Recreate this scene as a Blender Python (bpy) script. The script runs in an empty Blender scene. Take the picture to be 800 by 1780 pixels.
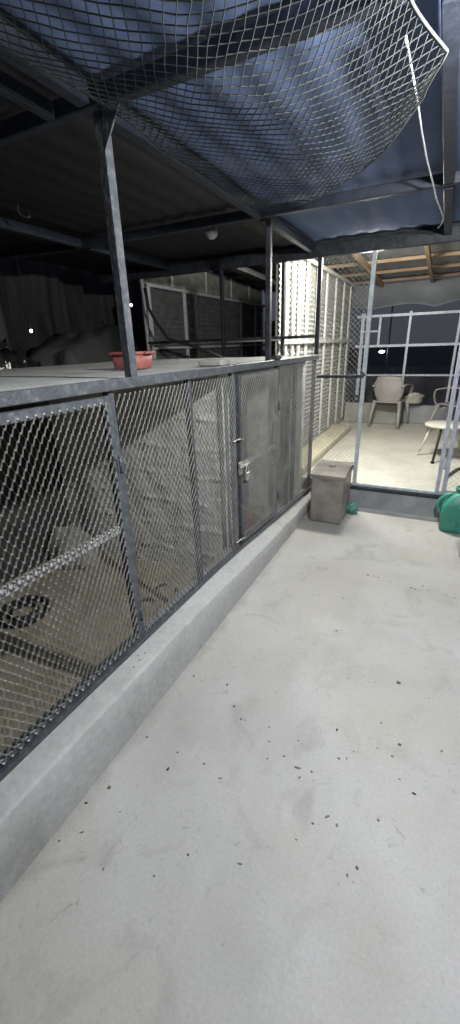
import bpy, bmesh, math, random
from math import radians as R, sin, cos, pi
from mathutils import Vector, Matrix, noise as mn

random.seed(7)
scn = bpy.context.scene
COL = scn.collection

# ------------------------------------------------------------------ camera (solved from the vanishing points of the photo)
FPX, CX, CY, CAMH = 705.0, 400.0, 890.0, 1.6
def _n(v): return v.normalized()
_dn = _n(Vector((455 - CX, 2610 - CY, FPX)))
_up = -_dn
_vy = Vector((774 - CX, 596 - CY, FPX)); _vy = _n(_vy - _vy.dot(_up) * _up)
_vx = _vy.cross(_up)
if _vx.x < 0: _vx = -_vx
def cam2world(c): return Vector((_vx.dot(c), _vy.dot(c), _up.dot(c)))
cam_d = bpy.data.cameras.new('camera'); cam = bpy.data.objects.new('camera', cam_d); COL.objects.link(cam)
cr, cu, cf = cam2world(Vector((1, 0, 0))), cam2world(Vector((0, -1, 0))), cam2world(Vector((0, 0, 1)))
m = Matrix.Identity(4)
for i in range(3):
    m[i][0], m[i][1], m[i][2] = cr[i], cu[i], -cf[i]
m[2][3] = CAMH
cam.matrix_world = m
cam_d.sensor_fit = 'HORIZONTAL'; cam_d.sensor_width = 36; cam_d.lens = FPX / 800 * 36
cam_d.clip_start = 0.02; cam_d.clip_end = 600
scn.camera = cam
def at(u, v, axis, val):
    d = cam2world(Vector((u - CX, v - CY, FPX))); o = Vector((0, 0, CAMH))
    return o + d * ((val - o[axis]) / d[axis])

# ------------------------------------------------------------------ materials
def newmat(name):
    mt = bpy.data.materials.new(name); mt.use_nodes = True
    return mt, mt.node_tree.nodes, mt.node_tree.links, mt.node_tree.nodes['Principled BSDF']
def ramp(nt, src, stops):
    r = nt.nodes.new('ShaderNodeValToRGB')
    els = r.color_ramp.elements
    while len(els) < len(stops): els.new(0.5)
    for e, (p, c) in zip(els, stops):
        e.position = p; e.color = (*c, 1) if len(c) == 3 else c
    nt.links.new(src, r.inputs[0]); return r
def mat(name, c1, c2=None, scale=6.0, rough=0.6, metal=0.0, bump=0.0, bscale=None, fine=0.0, spec=0.5, detail=6, c3=None, lo=0.35, hi=0.65, stretch=None):
    mt, n, l, p = newmat(name)
    nt = mt.node_tree
    c2 = c2 or tuple(x * 0.7 for x in c1)
    tc = n.new('ShaderNodeTexCoord'); vec = tc.outputs['Object']
    if stretch:
        mp = n.new('ShaderNodeMapping'); mp.inputs['Scale'].default_value = stretch
        l.new(vec, mp.inputs[0]); vec = mp.outputs[0]
    t = n.new('ShaderNodeTexNoise'); t.inputs['Scale'].default_value = scale; t.inputs['Detail'].default_value = detail
    t.inputs['Roughness'].default_value = 0.62
    l.new(vec, t.inputs['Vector'])
    stops = [(lo, c2), (hi, c1)]
    if c3: stops = [(lo, c2), ((lo + hi) / 2, c1), (hi + .08, c3)]
    r = ramp(nt, t.outputs['Fac'], stops)
    out = r.outputs[0]
    if fine > 0:
        t2 = n.new('ShaderNodeTexNoise'); t2.inputs['Scale'].default_value = scale * 14; t2.inputs['Detail'].default_value = 4
        l.new(vec, t2.inputs['Vector'])
        mx = n.new('ShaderNodeMix'); mx.data_type = 'RGBA'; mx.blend_type = 'OVERLAY'; mx.inputs[0].default_value = fine
        l.new(out, mx.inputs[6]); l.new(t2.outputs['Fac'], mx.inputs[7]); out = mx.outputs[2]
    l.new(out, p.inputs['Base Color'])
    p.inputs['Roughness'].default_value = rough; p.inputs['Metallic'].default_value = metal
    p.inputs['Specular IOR Level'].default_value = spec
    if bump > 0:
        t3 = n.new('ShaderNodeTexNoise'); t3.inputs['Scale'].default_value = bscale or scale * 6; t3.inputs['Detail'].default_value = 8
        l.new(vec, t3.inputs['Vector'])
        b = n.new('ShaderNodeBump'); b.inputs['Strength'].default_value = bump; b.inputs['Distance'].default_value = 0.01
        l.new(t3.outputs['Fac'], b.inputs['Height']); l.new(b.outputs[0], p.inputs['Normal'])
    return mt
def emit(name, col, s):
    mt, n, l, p = newmat(name)
    p.inputs['Base Color'].default_value = (*col, 1)
    p.inputs['Emission Color'].default_value = (*col, 1); p.inputs['Emission Strength'].default_value = s
    return mt

def floor_mat():
    mt, n, l, p = newmat('worn_concrete_floor'); nt = mt.node_tree
    tc = n.new('ShaderNodeTexCoord')
    def nz(s, d=6, rough=.6, dist=0.0):
        t = n.new('ShaderNodeTexNoise'); t.inputs['Scale'].default_value = s; t.inputs['Detail'].default_value = d
        t.inputs['Roughness'].default_value = rough; t.inputs['Distortion'].default_value = dist
        l.new(tc.outputs['Object'], t.inputs['Vector']); return t.outputs['Fac']
    def mixc(mode, f, a, b):
        mx = n.new('ShaderNodeMix'); mx.data_type = 'RGBA'; mx.blend_type = mode
        if isinstance(f, (int, float)): mx.inputs[0].default_value = f
        else: l.new(f, mx.inputs[0])
        for k, s in ((6, a), (7, b)):
            if isinstance(s, tuple): mx.inputs[k].default_value = (*s, 1)
            else: l.new(s, mx.inputs[k])
        return mx.outputs[2]
    base = ramp(nt, nz(1.3, 5, .55, .4), [(.3, (.345, .34, .32)), (.52, (.43, .428, .41)), (.72, (.48, .48, .468))]).outputs[0]
    warm = ramp(nt, nz(.8, 4, .6, .8), [(.46, (0, 0, 0)), (.66, (.8, .8, .8))]).outputs[0]
    base = mixc('MIX', warm, base, (.415, .395, .345))
    smudge = ramp(nt, nz(3.1, 7, .62, 1.1), [(.54, (0, 0, 0)), (.72, (.8, .8, .8))]).outputs[0]
    base = mixc('MIX', smudge, base, (.31, .30, .275))
    scuff = ramp(nt, nz(11, 8, .7, 2.0), [(.59, (0, 0, 0)), (.70, (.6, .6, .6))]).outputs[0]
    base = mixc('MIX', scuff, base, (.24, .235, .22))
    mpt = n.new('ShaderNodeMapping'); mpt.inputs['Rotation'].default_value = (0, 0, .5); mpt.inputs['Scale'].default_value = (1, .16, 1)
    l.new(tc.outputs['Object'], mpt.inputs[0])
    tw = n.new('ShaderNodeTexNoise'); tw.inputs['Scale'].default_value = 5; tw.inputs['Detail'].default_value = 7; tw.inputs['Distortion'].default_value = .6
    l.new(mpt.outputs[0], tw.inputs['Vector'])
    trow = ramp(nt, tw.outputs['Fac'], [(.56, (0, 0, 0)), (.74, (.4, .4, .4))]).outputs[0]
    base = mixc('MIX', trow, base, (.50, .50, .485))
    spt = ramp(nt, nz(38, 3, .5), [(.70, (0, 0, 0)), (.76, (.55, .55, .55))]).outputs[0]
    base = mixc('MIX', spt, base, (.2, .19, .17))
    gx_ = n.new('ShaderNodeSeparateXYZ'); l.new(tc.outputs['Object'], gx_.inputs[0])
    ad = n.new('ShaderNodeMath'); ad.operation = 'MULTIPLY_ADD'; l.new(nz(7, 5), ad.inputs[0]); ad.inputs[1].default_value = -.16; l.new(gx_.outputs['X'], ad.inputs[2])
    kerb_band = ramp(nt, ad.outputs[0], [(0, (.6, .6, .6)), (1, (0, 0, 0))])
    mr_ = n.new('ShaderNodeMapRange'); mr_.inputs[1].default_value = -1.09; mr_.inputs[2].default_value = -1.03; l.new(ad.outputs[0], mr_.inputs[0]); l.new(mr_.outputs[0], kerb_band.inputs[0])
    base = mixc('MIX', kerb_band.outputs[0], base, (.26, .25, .225))  # floor colour turns darker along the kerb foot
    base = mixc('OVERLAY', .16, base, nz(90, 3))
    l.new(base, p.inputs['Base Color'])
    rr = ramp(nt, nz(2.2, 5), [(.35, (.5, .5, .5)), (.7, (.78, .78, .78))]).outputs[0]
    l.new(rr, p.inputs['Roughness'])
    b = n.new('ShaderNodeBump'); b.inputs['Strength'].default_value = .16; b.inputs['Distance'].default_value = .01
    l.new(nz(26, 9, .7), b.inputs['Height']); l.new(b.outputs[0], p.inputs['Normal'])
    return mt

M = {}
M['floor'] = floor_mat()
M['kerb'] = mat('kerb_concrete', (.42, .425, .415), (.335, .335, .32), 2.6, .8, 0, .35, 24, .2, .3, c3=(.46, .465, .455), lo=.34, hi=.62)
M['plinth'] = mat('plinth_cement', (.34, .35, .37), (.24, .25, .27), 5, .8, 0, .3, 25, .2, .3)
M['sand_floor'] = mat('kennel_floor_tan', (.47, .405, .30), (.35, .295, .21), 7, .9, 0, .5, 40, .25, .2)
M['plaster'] = mat('rough_plaster', (.70, .685, .65), (.50, .49, .46), 5, .95, 0, 1.0, 16, .3, .15)
M['lit_plaster'] = mat('lit_end_plaster', (.74, .74, .71), (.58, .58, .55), 9, .9, 0, .5, 30, .15)  # lamp-facing partition end, its lit look put into a paler colour
M['mid_paint'] = mat('dusty_light_paint', (.44, .44, .43), (.34, .34, .33), 14, .7, .1, .1, 50, .15)
M['shaded_plaster'] = mat('shade_dark_plaster', (.085, .083, .078), (.045, .044, .041), 5, .95, 0, .8, 16, .3)  # deep shade at the kennel rear put into this near-black wall colour
M['slab'] = mat('slab_screed', (.52, .53, .51), (.36, .37, .355), 4, .85, 0, .3, 30, .25, .25)
M['steel'] = mat('worn_grey_paint', (.085, .095, .108), (.062, .070, .082), 30, .45, .25, .3, 60, .3, .5, c3=(.20, .205, .21), lo=.28, hi=.72)
M['steel_dark'] = mat('dark_steel', (.05, .055, .065), (.02, .022, .028), 18, .5, .4, .2, 60, .2)
M['mesh'] = mat('galvanised_strand', (.37, .367, .343), (.23, .23, .212), 9, .65, .1, 0, None, 0, .4)
M['mesh_old'] = mat('chain_link_wire', (.52, .53, .48), (.34, .35, .32), 14, .5, .5, 0, None, 0, .4)
M['white_steel'] = mat('chalky_white_paint', (.60, .66, .68), (.42, .47, .50), 20, .45, .1, .1, 50, .15)
M['lav_steel'] = mat('pale_lavender_paint', (.52, .54, .62), (.36, .38, .46), 20, .45, .1, .1, 50, .15)
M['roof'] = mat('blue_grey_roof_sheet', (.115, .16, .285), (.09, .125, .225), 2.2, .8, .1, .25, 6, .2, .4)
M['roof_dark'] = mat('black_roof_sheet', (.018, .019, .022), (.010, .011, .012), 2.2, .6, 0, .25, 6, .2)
M['beam'] = mat('roof_beam_paint', (.034, .042, .062), (.018, .022, .034), 18, .5, .4, .2, 50, .2)
M['net'] = mat('net_cord', (.085, .093, .092), (.05, .055, .054), 10, .85, 0, 0, None, 0, .2)
M['batten'] = mat('whitewashed_batten', (.56, .565, .54), (.34, .345, .325), 30, .7, 0, .3, 60, .3)
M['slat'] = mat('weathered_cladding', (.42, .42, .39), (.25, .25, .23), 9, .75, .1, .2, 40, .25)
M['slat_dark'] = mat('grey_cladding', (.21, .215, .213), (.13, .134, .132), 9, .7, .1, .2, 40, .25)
M['batten_dim'] = mat('grey_batten', (.56, .57, .57), (.38, .39, .39), 30, .7, 0, .3, 60, .3)
M['batten_white'] = mat('white_batten', (.84, .85, .85), (.62, .63, .63), 30, .7, 0, .3, 60, .3)
M['timber'] = mat('orange_timber', (.46, .33, .215), (.30, .205, .125), 14, .75, 0, .3, 40, .25, stretch=(.3, 2, 2))
M['sheet'] = mat('pale_roof_sheet', (.33, .345, .37), (.24, .25, .27), 5, .6, .1, .2, 20, .2)
M['ledge'] = mat('cream_cement', (.52, .49, .36), (.40, .37, .27), 6, .85, 0, .2, 30, .15)
M['enc_floor'] = mat('cream_floor', (.60, .585, .51), (.46, .445, .39), 1.6, .7, 0, .15, 30, .15, .35)
M['block'] = mat('low_block_wall', (.34, .33, .30), (.23, .225, .205), 5, .9, 0, .4, 24, .2, .2)
M['tarp'] = mat('grey_tarpaulin', (.22, .235, .26), (.16, .17, .19), 2, .6, 0, .15, 8, .1)
M['night_cloth'] = mat('black_tarpaulin', (.028, .028, .03), (.012, .012, .013), 3, .75, 0, .5, 6, .2)
M['cloth_grey'] = mat('dirty_grey_cloth', (.045, .045, .047), (.018, .018, .019), 4, .85, 0, .4, 8, .3)
M['drape'] = mat('streaked_grey_cloth', (.085, .085, .085), (.022, .022, .023), 2.5, .85, 0, .4, 8, .3, stretch=(1, 2.2, .25))
M['ground'] = mat('dark_ground', (.10, .10, .10), (.06, .06, .06), .6, .95, 0, .3, 8)
M['parapet'] = mat('distant_render', (.22, .225, .24), (.15, .155, .17), 1.5, .9)
M['chair'] = mat('taupe_plastic', (.37, .345, .33), (.30, .28, .268), 5, .45, 0, .05, 60, .08)
M['white_plastic'] = mat('cream_plastic', (.64, .62, .56), (.50, .48, .42), 8, .42, 0, .05, 60, .1)
M['bin'] = mat('greyish_brown_plastic', (.25, .23, .205), (.18, .163, .145), 6, .5, 0, .15, 50, .2, c3=(.33, .31, .285))
M['green'] = mat('green_plastic', (.055, .30, .215), (.035, .215, .155), 5, .42, 0, .08, 50, .1)
M['green_bag'] = mat('green_bag_film', (.16, .42, .34), (.04, .17, .13), 40, .35, 0, .3, 60, .2)
M['blue'] = mat('blue_plastic', (.03, .13, .36), (.02, .08, .24), 6, .4)
M['red'] = mat('faded_red_plastic', (.40, .14, .12), (.29, .085, .075), 7, .5, 0, .1, 50, .15)
M['dark_red'] = mat('dull_red_plastic', (.21, .06, .055), (.10, .03, .03), 9, .5)
M['black'] = mat('black_rubber', (.022, .022, .024), (.012, .012, .013), 12, .7)
M['cable'] = mat('white_cable', (.62, .64, .68), None, 20, .45)
M['brass'] = mat('padlock_metal', (.62, .60, .56), (.42, .40, .37), 30, .35, .7)
M['mound'] = mat('pale_mound', (.46, .44, .40), (.30, .285, .26), 14, .95, 0, .6, 60, .3, .1)
M['stone'] = mat('dark_grit', (.17, .162, .15), (.08, .076, .07), 50, .9)
M['stone_pale'] = mat('pale_grit', (.27, .255, .23), (.15, .14, .125), 50, .9)
M['leafdry'] = mat('dry_leaf', (.06, .048, .035), (.03, .024, .018), 30, .8)
M['lamp_on'] = emit('lamp_glass_lit', (.92, .95, 1.0), 14)
M['far_light'] = emit('far_lamp_lit', (.95, .97, 1.0), 9)
M['glass_off'] = mat('opal_bulb', (.2, .205, .22), (.15, .155, .165), 4, .3)
M['foil'] = mat('shiny_black_film', (.02, .02, .022), (.01, .01, .01), 10, .12, 0, .8, 14)

# ------------------------------------------------------------------ mesh builder
class MB:
    def __init__(s): s.v = []; s.f = []; s.smooth = []
    def add(s, vs, fs, sm=False):
        o = len(s.v); s.v += [Vector(v) for v in vs]
        for f in fs: s.f.append([i + o for i in f]); s.smooth.append(sm)
        return s
    def box(s, lo, hi):
        x0, y0, z0 = lo; x1, y1, z1 = hi
        return s.add([(x0, y0, z0), (x1, y0, z0), (x1, y1, z0), (x0, y1, z0), (x0, y0, z1), (x1, y0, z1), (x1, y1, z1), (x0, y1, z1)],
              [(0, 3, 2, 1), (4, 5, 6, 7), (0, 1, 5, 4), (1, 2, 6, 5), (2, 3, 7, 6), (3, 0, 4, 7)])
    def bar(s, a, b, w, h, up=(0, 0, 1)):
        a, b = Vector(a), Vector(b); d = (b - a).normalized(); up = Vector(up)
        if abs(d.dot(up)) > .95: up = Vector((1, 0, 0))
        sd = d.cross(up).normalized(); u2 = sd.cross(d).normalized()
        vs = []
        for p in (a, b):
            for i, j in ((-1, -1), (1, -1), (1, 1), (-1, 1)): vs.append(p + sd * (w / 2 * i) + u2 * (h / 2 * j))
        return s.add(vs, [(3, 2, 1, 0), (4, 5, 6, 7), (0, 1, 5, 4), (1, 2, 6, 5), (2, 3, 7, 6), (3, 0, 4, 7)])
    def tube(s, pts, r, n=8, cap=True):
        pts = [Vector(p) for p in pts]; rs = r if isinstance(r, (list, tuple)) else [r] * len(pts)
        vs = []; prev = None
        for i, p in enumerate(pts):
            t = (pts[min(i + 1, len(pts) - 1)] - pts[max(i - 1, 0)]).normalized()
            if prev is None:
                a = t.orthogonal().normalized()
            else:
                a = (prev - t * prev.dot(t)).normalized()
            prev = a; b = t.cross(a)
            for k in range(n):
                an = 2 * pi * k / n; vs.append(p + (a * cos(an) + b * sin(an)) * rs[i])
        fs = []
        for i in range(len(pts) - 1):
            for k in range(n):
                fs.append((i * n + k, i * n + (k + 1) % n, (i + 1) * n + (k + 1) % n, (i + 1) * n + k))
        if cap: fs.append(tuple(range(n - 1, -1, -1))); fs.append(tuple(range((len(pts) - 1) * n, len(pts) * n)))
        return s.add(vs, fs, True)
    def lathe(s, prof, n=24, c=(0, 0, 0), sx=1, sy=1, closed=False):
        vs = []; fs = []
        for r, z in prof:
            for k in range(n):
                a = 2 * pi * k / n; vs.append((c[0] + r * cos(a) * sx, c[1] + r * sin(a) * sy, c[2] + z))
        for i in range(len(prof) - 1):
            for k in range(n):
                fs.append((i * n + k, i * n + (k + 1) % n, (i + 1) * n + (k + 1) % n, (i + 1) * n + k))
        if prof[0][0] > 1e-4: fs.append(tuple(range(n - 1, -1, -1)))
        if prof[-1][0] > 1e-4: fs.append(tuple(range((len(prof) - 1) * n, len(prof) * n)))
        return s.add(vs, fs, True)
    def grid(s, fn, nu, nv, sm=True, thick=None):
        vs = [fn(i / nu, j / nv) for i in range(nu + 1) for j in range(nv + 1)]
        W = nv + 1
        fs = [(i * W + j, (i + 1) * W + j, (i + 1) * W + j + 1, i * W + j + 1) for i in range(nu) for j in range(nv)]
        return s.add(vs, fs, sm)
    def warp(s, fn): s.v = [Vector(fn(v)) for v in s.v]; return s
    def build(s, name, mt, parent=None, bevel=0, loc=None, seg=1, solid=0, subd=0):
        org = Vector(loc) if loc is not None else (worldloc(parent) if parent else Vector((0, 0, 0)))
        me = bpy.data.meshes.new(name); me.from_pydata([v - org for v in s.v], [], s.f)
        me.polygons.foreach_set('use_smooth', s.smooth); me.materials.append(mt)
        bm = bmesh.new(); bm.from_mesh(me); bmesh.ops.recalc_face_normals(bm, faces=bm.faces)
        bm.to_mesh(me); bm.free()
        o = bpy.data.objects.new(name, me); COL.objects.link(o)
        if parent: o.parent = parent; o.location = org - worldloc(parent)
        else: o.location = org
        if solid: md = o.modifiers.new('thickness', 'SOLIDIFY'); md.thickness = solid; md.offset = 0
        if subd: md = o.modifiers.new('smooth', 'SUBSURF'); md.levels = md.render_levels = subd
        if bevel: md = o.modifiers.new('edges', 'BEVEL'); md.width = bevel; md.segments = seg; md.limit_method = 'ANGLE'; md.angle_limit = R(40)
        return o
def worldloc(o):
    v = Vector(o.location)
    while o.parent: o = o.parent; v += Vector(o.location)
    return v
def tag(o, label, cat, group=None):
    o['label'] = label; o['category'] = cat
    if group: o['group'] = group
    return o
def thing(name, loc, label, cat, group=None):
    o = bpy.data.objects.new(name, None); COL.objects.link(o); o.location = loc; o.empty_display_size = .1
    return tag(o, label, cat, group)
def struct(o): o['kind'] = 'structure'; return o
def lerp_tab(tab, y):
    if y <= tab[0][0]: return tab[0][1]
    for (a, p), (b, q) in zip(tab, tab[1:]):
        if y <= b: return p + (q - p) * (y - a) / (b - a)
    return tab[-1][1]
def n3(v, s=1.0, seed=0.0): return mn.noise(Vector(v) * s + Vector((seed, seed * 1.7, seed * .3)))

# expanded metal: zigzag strands meeting at short bonds; emitted into mb on plane mapping P(a, b) -> point, Nn = outward normal
def expanded(mb, a0, a1, b0, b1, w, h, P, Nn, sw=.0085, th=.0015, tilt=.78, bond=.2):
    k0 = a0 * 3 + b0; Nn = Vector(Nn); rows = int((b1 - b0) / (h / 2)); nc = int((a1 - a0) / (w / 2))
    for k in range(rows):
        pts = []
        for i in range(nc + 1):
            upk = (i + k) % 2
            b = b0 + k * h / 2 + (h / 2 if upk else 0)
            a = a0 + i * w / 2
            e = w / 2 * bond
            if i > 0: pts.append((a - e, b))
            if i < nc: pts.append((a + e, b))
        vs = []
        for a, b in pts:
            ja = .0022 * n3((a, b, k0), 9); jb = .0028 * n3((a, b, k0 + 5), 7) + .004 * max(0, n3((a, b, k0 + 9), 2.5) - .35)
            a += ja; b += jb
            c = Vector(P(a, b)) + Nn * (.004 * n3((a, b, k0 + 2), 4)); up = (Vector(P(a, b + .01)) - c).normalized()
            d1 = up * cos(tilt) - Nn * sin(tilt); d2 = Nn * cos(tilt) + up * sin(tilt)
            for i, j in ((-1, -1), (1, -1), (1, 1), (-1, 1)): vs.append(c + d1 * (sw / 2 * i) + d2 * (th / 2 * j))
        fs = []
        for i in range(len(pts) - 1):
            o = i * 4
            for q in range(4): fs.append((o + q, o + (q + 1) % 4, o + 4 + (q + 1) % 4, o + 4 + q))
        mb.add(vs, fs)
    return mb

# ================================================================== SETTING
def slabgrid(x0, x1, y0, y1, z, nx, ny, amp=0, sc=1):
    return MB().grid(lambda a, b: (x0 + (x1 - x0) * a, y0 + (y1 - y0) * b, z + amp * n3((x0 + (x1 - x0) * a, y0 + (y1 - y0) * b, 0), sc)), nx, ny)
struct(MB().box((-150, -150, -.4), (150, 150, -.30)).build('ground', M['ground']))
fl = MB().box((-1.1, -4.0, -.2), (3.2, 4.14, -.012)); fl.grid(lambda a, b: (-1.03 + 4.2 * a, -3.9 + 8.0 * b, .004 * n3((a * 4.2, b * 8, 0), .9) * (1 if 0 < a < 1 else 0)), 40, 80)
struct(fl.build('courtyard_floor', M['floor']))
struct(MB().box((-3.6, 4.145, -.2), (3.2, 8.4, .25)).build('enclosure_floor', M['enc_floor']))

# kerb under the kennel front: a cast concrete upstand whose worn edge sinks towards the far end
ZO = [(-3, .28), (.5, .278), (.8, .272), (1.0, .265), (1.5, .255), (1.9, .225), (2.3, .195), (2.74, .172), (3.5, .14), (4.03, .125)]
ZI = [(-3, .27), (2.0, .262), (2.4, .248), (3.06, .205), (4.1, .158)]
def kx(y): return -1.155 + (y - .5) * .0197
def kerb_fn(a, b):
    y = -3 + 7.02 * b
    ch = max(0, n3((y, 2, 1), 7) - .28) * .035 + .002 * n3((y, 0, 8), 9)
    zo, zi = lerp_tab(ZO, y) - ch, lerp_tab(ZI, y)
    prof = [(-1.006, -.02), (-1.006, .0), (-1.008 + .004 * n3((0, y, 0), 3), zo * .5), (-1.009 + .003 * n3((0, y, 5), 4), zo - .012), (-1.0135, zo - .0035), (-1.024, zo), (-1.08, zo * .55 + zi * .45), (kx(y) + .01, zi), (-1.215, zi - .004), (-1.222, zi - .015), (-1.225, .0)]
    t = a * (len(prof) - 1); i = min(int(t), len(prof) - 2); f = t - i
    x = prof[i][0] * (1 - f) + prof[i + 1][0] * f; z = prof[i][1] * (1 - f) + prof[i + 1][1] * f
    return (x, y, z)
kb = MB().grid(kerb_fn, 10, 420)
WW = 421; kb.f.append([i * WW + 420 for i in range(11)]); kb.smooth.append(False)
ko = struct(kb.build('kerb', M['kerb']))
# plinth below the back frame, with its cement fillet at the foot
pl = MB().box((-1.02, 4.035, -.1), (2.2, 4.14, .212))
struct(pl.build('back_kerb', M['plinth'], bevel=.006))
fi = MB()
def fil(a, b):
    x = -.9 + 2.9 * a; w = .028 + .012 * n3((x, 0, 3), 4)
    return [(x, 4.034 - w, .001), (x, 4.034 - w * .55, .014), (x, 4.036, .03)][int(round(b * 2))]
fi.grid(fil, 60, 2); struct(fi.build('cement_fillet', M['kerb']))

# ================================================================== KENNEL BLOCK
K = thing('kennel', (-2.0, 2.0, .0), 'low concrete dog kennel block with mesh front and flat slab roof beside the kerb', 'kennel')
def KW(v): return Vector((v.x + kx(v.y) + 1.145 if v.x > -1.3 else v.x, v.y, v.z))
fx = -1.145
ZT = 1.452
def zb(y): return lerp_tab(ZI, y)
sl = MB().grid(lambda a, b: (-2.92 + (1.76 + .0) * b, -2 + 6.1 * a, 1.489 + .004 * n3((b * 2, a * 6, 0), 3)), 60, 18)
sl.box((-2.92, -2, 1.452), (-1.165, 4.1, 1.484))
sl.build('roof_slab', M['slab'], K)
ea = MB()
for y0, y1 in ((-2, 2.29), (2.30, 4.1)):
    ea.bar((fx + .012, y0, 1.476), (fx + .012, y1, 1.474), .022, .042)
ea.warp(KW); ea.build('edge_angle', M['steel'], K, bevel=.003)
# interior
fk = MB().grid(lambda a, b: (-2.85 + 1.64 * a, -2 + 6.02 * b, -.08 + .008 * n3((a * 1.6, b * 6, 0), 3)), 24, 80)
fk.build('floor_screed', M['sand_floor'], K)
def rough_wall(y, x0, x1, z0, z1, side):
    return lambda a, b: (x0 + (x1 - x0) * a, y + side * (.012 * n3((a * 5, b * 4, y), 2) + .012 * abs(n3((a * 9, b * 26, y), 1)) + math.exp(-(((z0 + (z1 - z0) * b + .02 * n3((a * 3, b, y), 2)) % .21 - .105) / .016) ** 2) * (.005 + .036 * max(0, n3((a * 12, b * 4, y + 2), 1.5))) + .02 * max(0, n3((a * 16, b * 16, y + 7), 1) - .25)), z0 + (z1 - z0) * b)
pw = MB().grid(rough_wall(2.405, -2.85, -1.275, -.1, 1.45, -1), 120, 130)
pe = MB().grid(lambda a, b: (-1.275 + .008 * n3((a, b * 5, 1), 4), 2.405 + .17 * a, -.1 + 1.55 * b), 4, 40); pe.build('partition_end', M['lit_plaster'], K)
pw.grid(rough_wall(2.575, -2.85, -1.275, -.1, 1.45, 1), 30, 40)
pw.build('partition_wall', M['plaster'], K)
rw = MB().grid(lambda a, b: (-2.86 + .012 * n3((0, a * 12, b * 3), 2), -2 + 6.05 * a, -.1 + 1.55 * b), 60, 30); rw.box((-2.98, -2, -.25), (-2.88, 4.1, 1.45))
rw.build('rear_wall', M['shaded_plaster'], K)
ew = MB().grid(rough_wall(3.98, -2.85, -1.19, -.1, 1.45, -1), 40, 40); ew.box((-2.85, 4.0, -.2), (-1.19, 4.1, 1.45))
ew.build('end_wall', M['plaster'], K)

def front_post(y, w=.03, d=.03, x=fx, mt='steel', name='post', top=ZT, bot=None):
    b = MB().box((x - d, y - w / 2, (zb(y) if bot is None else bot) + .002), (x, y + w / 2, top)); b.warp(KW)
    return b.build(name, M[mt], K, bevel=.002)
for y, w in ((.425, .035), (1.262, .032), (1.832, .026), (2.325, .04), (3.085, .028), (4.075, .04)): front_post(y, w)
for y in (3.44, 3.60): front_post(y, .05, .03, fx - .03, 'steel_dark', 'inner_post')
# bottom rail of the fixed frame
br = MB()
ys = [-2, .5, 1.0, 1.5, 2.0, 2.4, 2.75, 3.06, 3.5, 4.09]
for a, b in zip(ys, ys[1:]): br.bar((fx + .008, a, zb(a) + .013), (fx + .008, b, zb(b) + .013), .03, .022)
br.warp(KW); br.build('bottom_rail', M['steel'], K)
# fixed mesh panels
def panel(y0, y1, name='mesh_panel', parent=None, xo=.004, z_top=ZT, lift=.02, w=.032, h=.046, sw=.0075):
    mb = MB()
    H = z_top - (zb(y0) + lift)
    def P(a, b):
        zl = zb(a) + lift
        return Vector((fx + xo + .0035 * n3((a, b, 2), 5), a, zl + (z_top - zl) * (b / H)))
    expanded(mb, y0, y1, 0, H, w, h, P, (1, 0, 0), sw); mb.warp(KW)
    return mb.build(name, M['mesh'], parent or K)
panel(-1.2, .40); panel(1.275, 1.83, sw=.0056); panel(1.835, 2.345, sw=.004); panel(3.09, 4.06, sw=.003)
# doors (frame bars standing 18 mm proud)
def door(y0, y1, zmid, hinge_y, lab):
    D = MB(); x1 = fx + .012; t = .034
    zl0, zl1 = zb(y0) + .034, zb(y1) + .034; zt = ZT - .016
    for y in (y0 + t / 2, y1 - t / 2):
        D.box((x1 - .03, y - t / 2, min(zb(y) + .034, zl0, zl1) if False else zb(y) + .034), (x1, y + t / 2, zt))
    f = [D.build.__self__]
    D.bar((x1 - .0155, y0 + t, zt - .0175), (x1 - .0155, y1 - t, zt - .0175), .031, .035)
    D.bar((x1 - .0155, y0 + t, zl0 + .015), (x1 - .0155, y1 - t, zl1 + .015), .031, .03)
    D.warp(KW); d = D.build('door', M['steel'], K, bevel=.003)
    mr = MB().bar((x1 - .022, y0 + t, zmid + .008), (x1 - .022, y1 - t, zmid - .004), .026, .03); mr.warp(KW)
    mr.build('mid_rail', M['mid_paint'], d, bevel=.002)
    mb = MB(); H = zt - zl0
    def P(a, b):
        zl = zb(a) + .05
        return Vector((x1 + .0035 + .003 * n3((a, b, 7), 6), a, zl + (zt - .012 - zl) * (b / H)))
    expanded(mb, y0 + .012, y1 - .012, 0, H, .032, .046, P, (1, 0, 0), .0078 if lab == 'near' else .0040); mb.warp(KW)
    mb.build('door_mesh', M['mesh'], d)
    for z in (.42, 1.16):
        hg = MB().tube([(x1 + .004, hinge_y, z - .035), (x1 + .004, hinge_y, z + .035)], .007, 10)
        hg.box((x1 - .001, hinge_y - .018, z - .028), (x1 + .003, hinge_y + .018, z + .028)); hg.warp(KW)
        hg.build('hinge', M['steel'], d)
    return d
d1 = door(.455, 1.243, .885, 1.247, 'near')
d2 = door(2.375, 3.068, .845, 3.07, 'far')
# bolt and hasp on the far door
bl = MB().bar((fx + .022, 2.33, .872), (fx + .022, 2.45, .872), .014, .02); bl.tube([(fx + .03, 2.33, .855), (fx + .03, 2.47, .855)], .007, 8)
bl.box((fx + .012, 2.335, .80), (fx + .017, 2.385, .89)); bl.warp(KW); bl.build('latch', M['brass'], d2)
for z in (1.04, .33):
    wt = MB().tube([KW(Vector(p)) for p in ((fx + .014, 2.27, z), (fx + .024, 2.31, z + .006), (fx + .026, 2.35, z + .002), (fx + .022, 2.40, z - .012))], .006, 6)
    wt.build('wire_tie', M['brass'], K)
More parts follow.
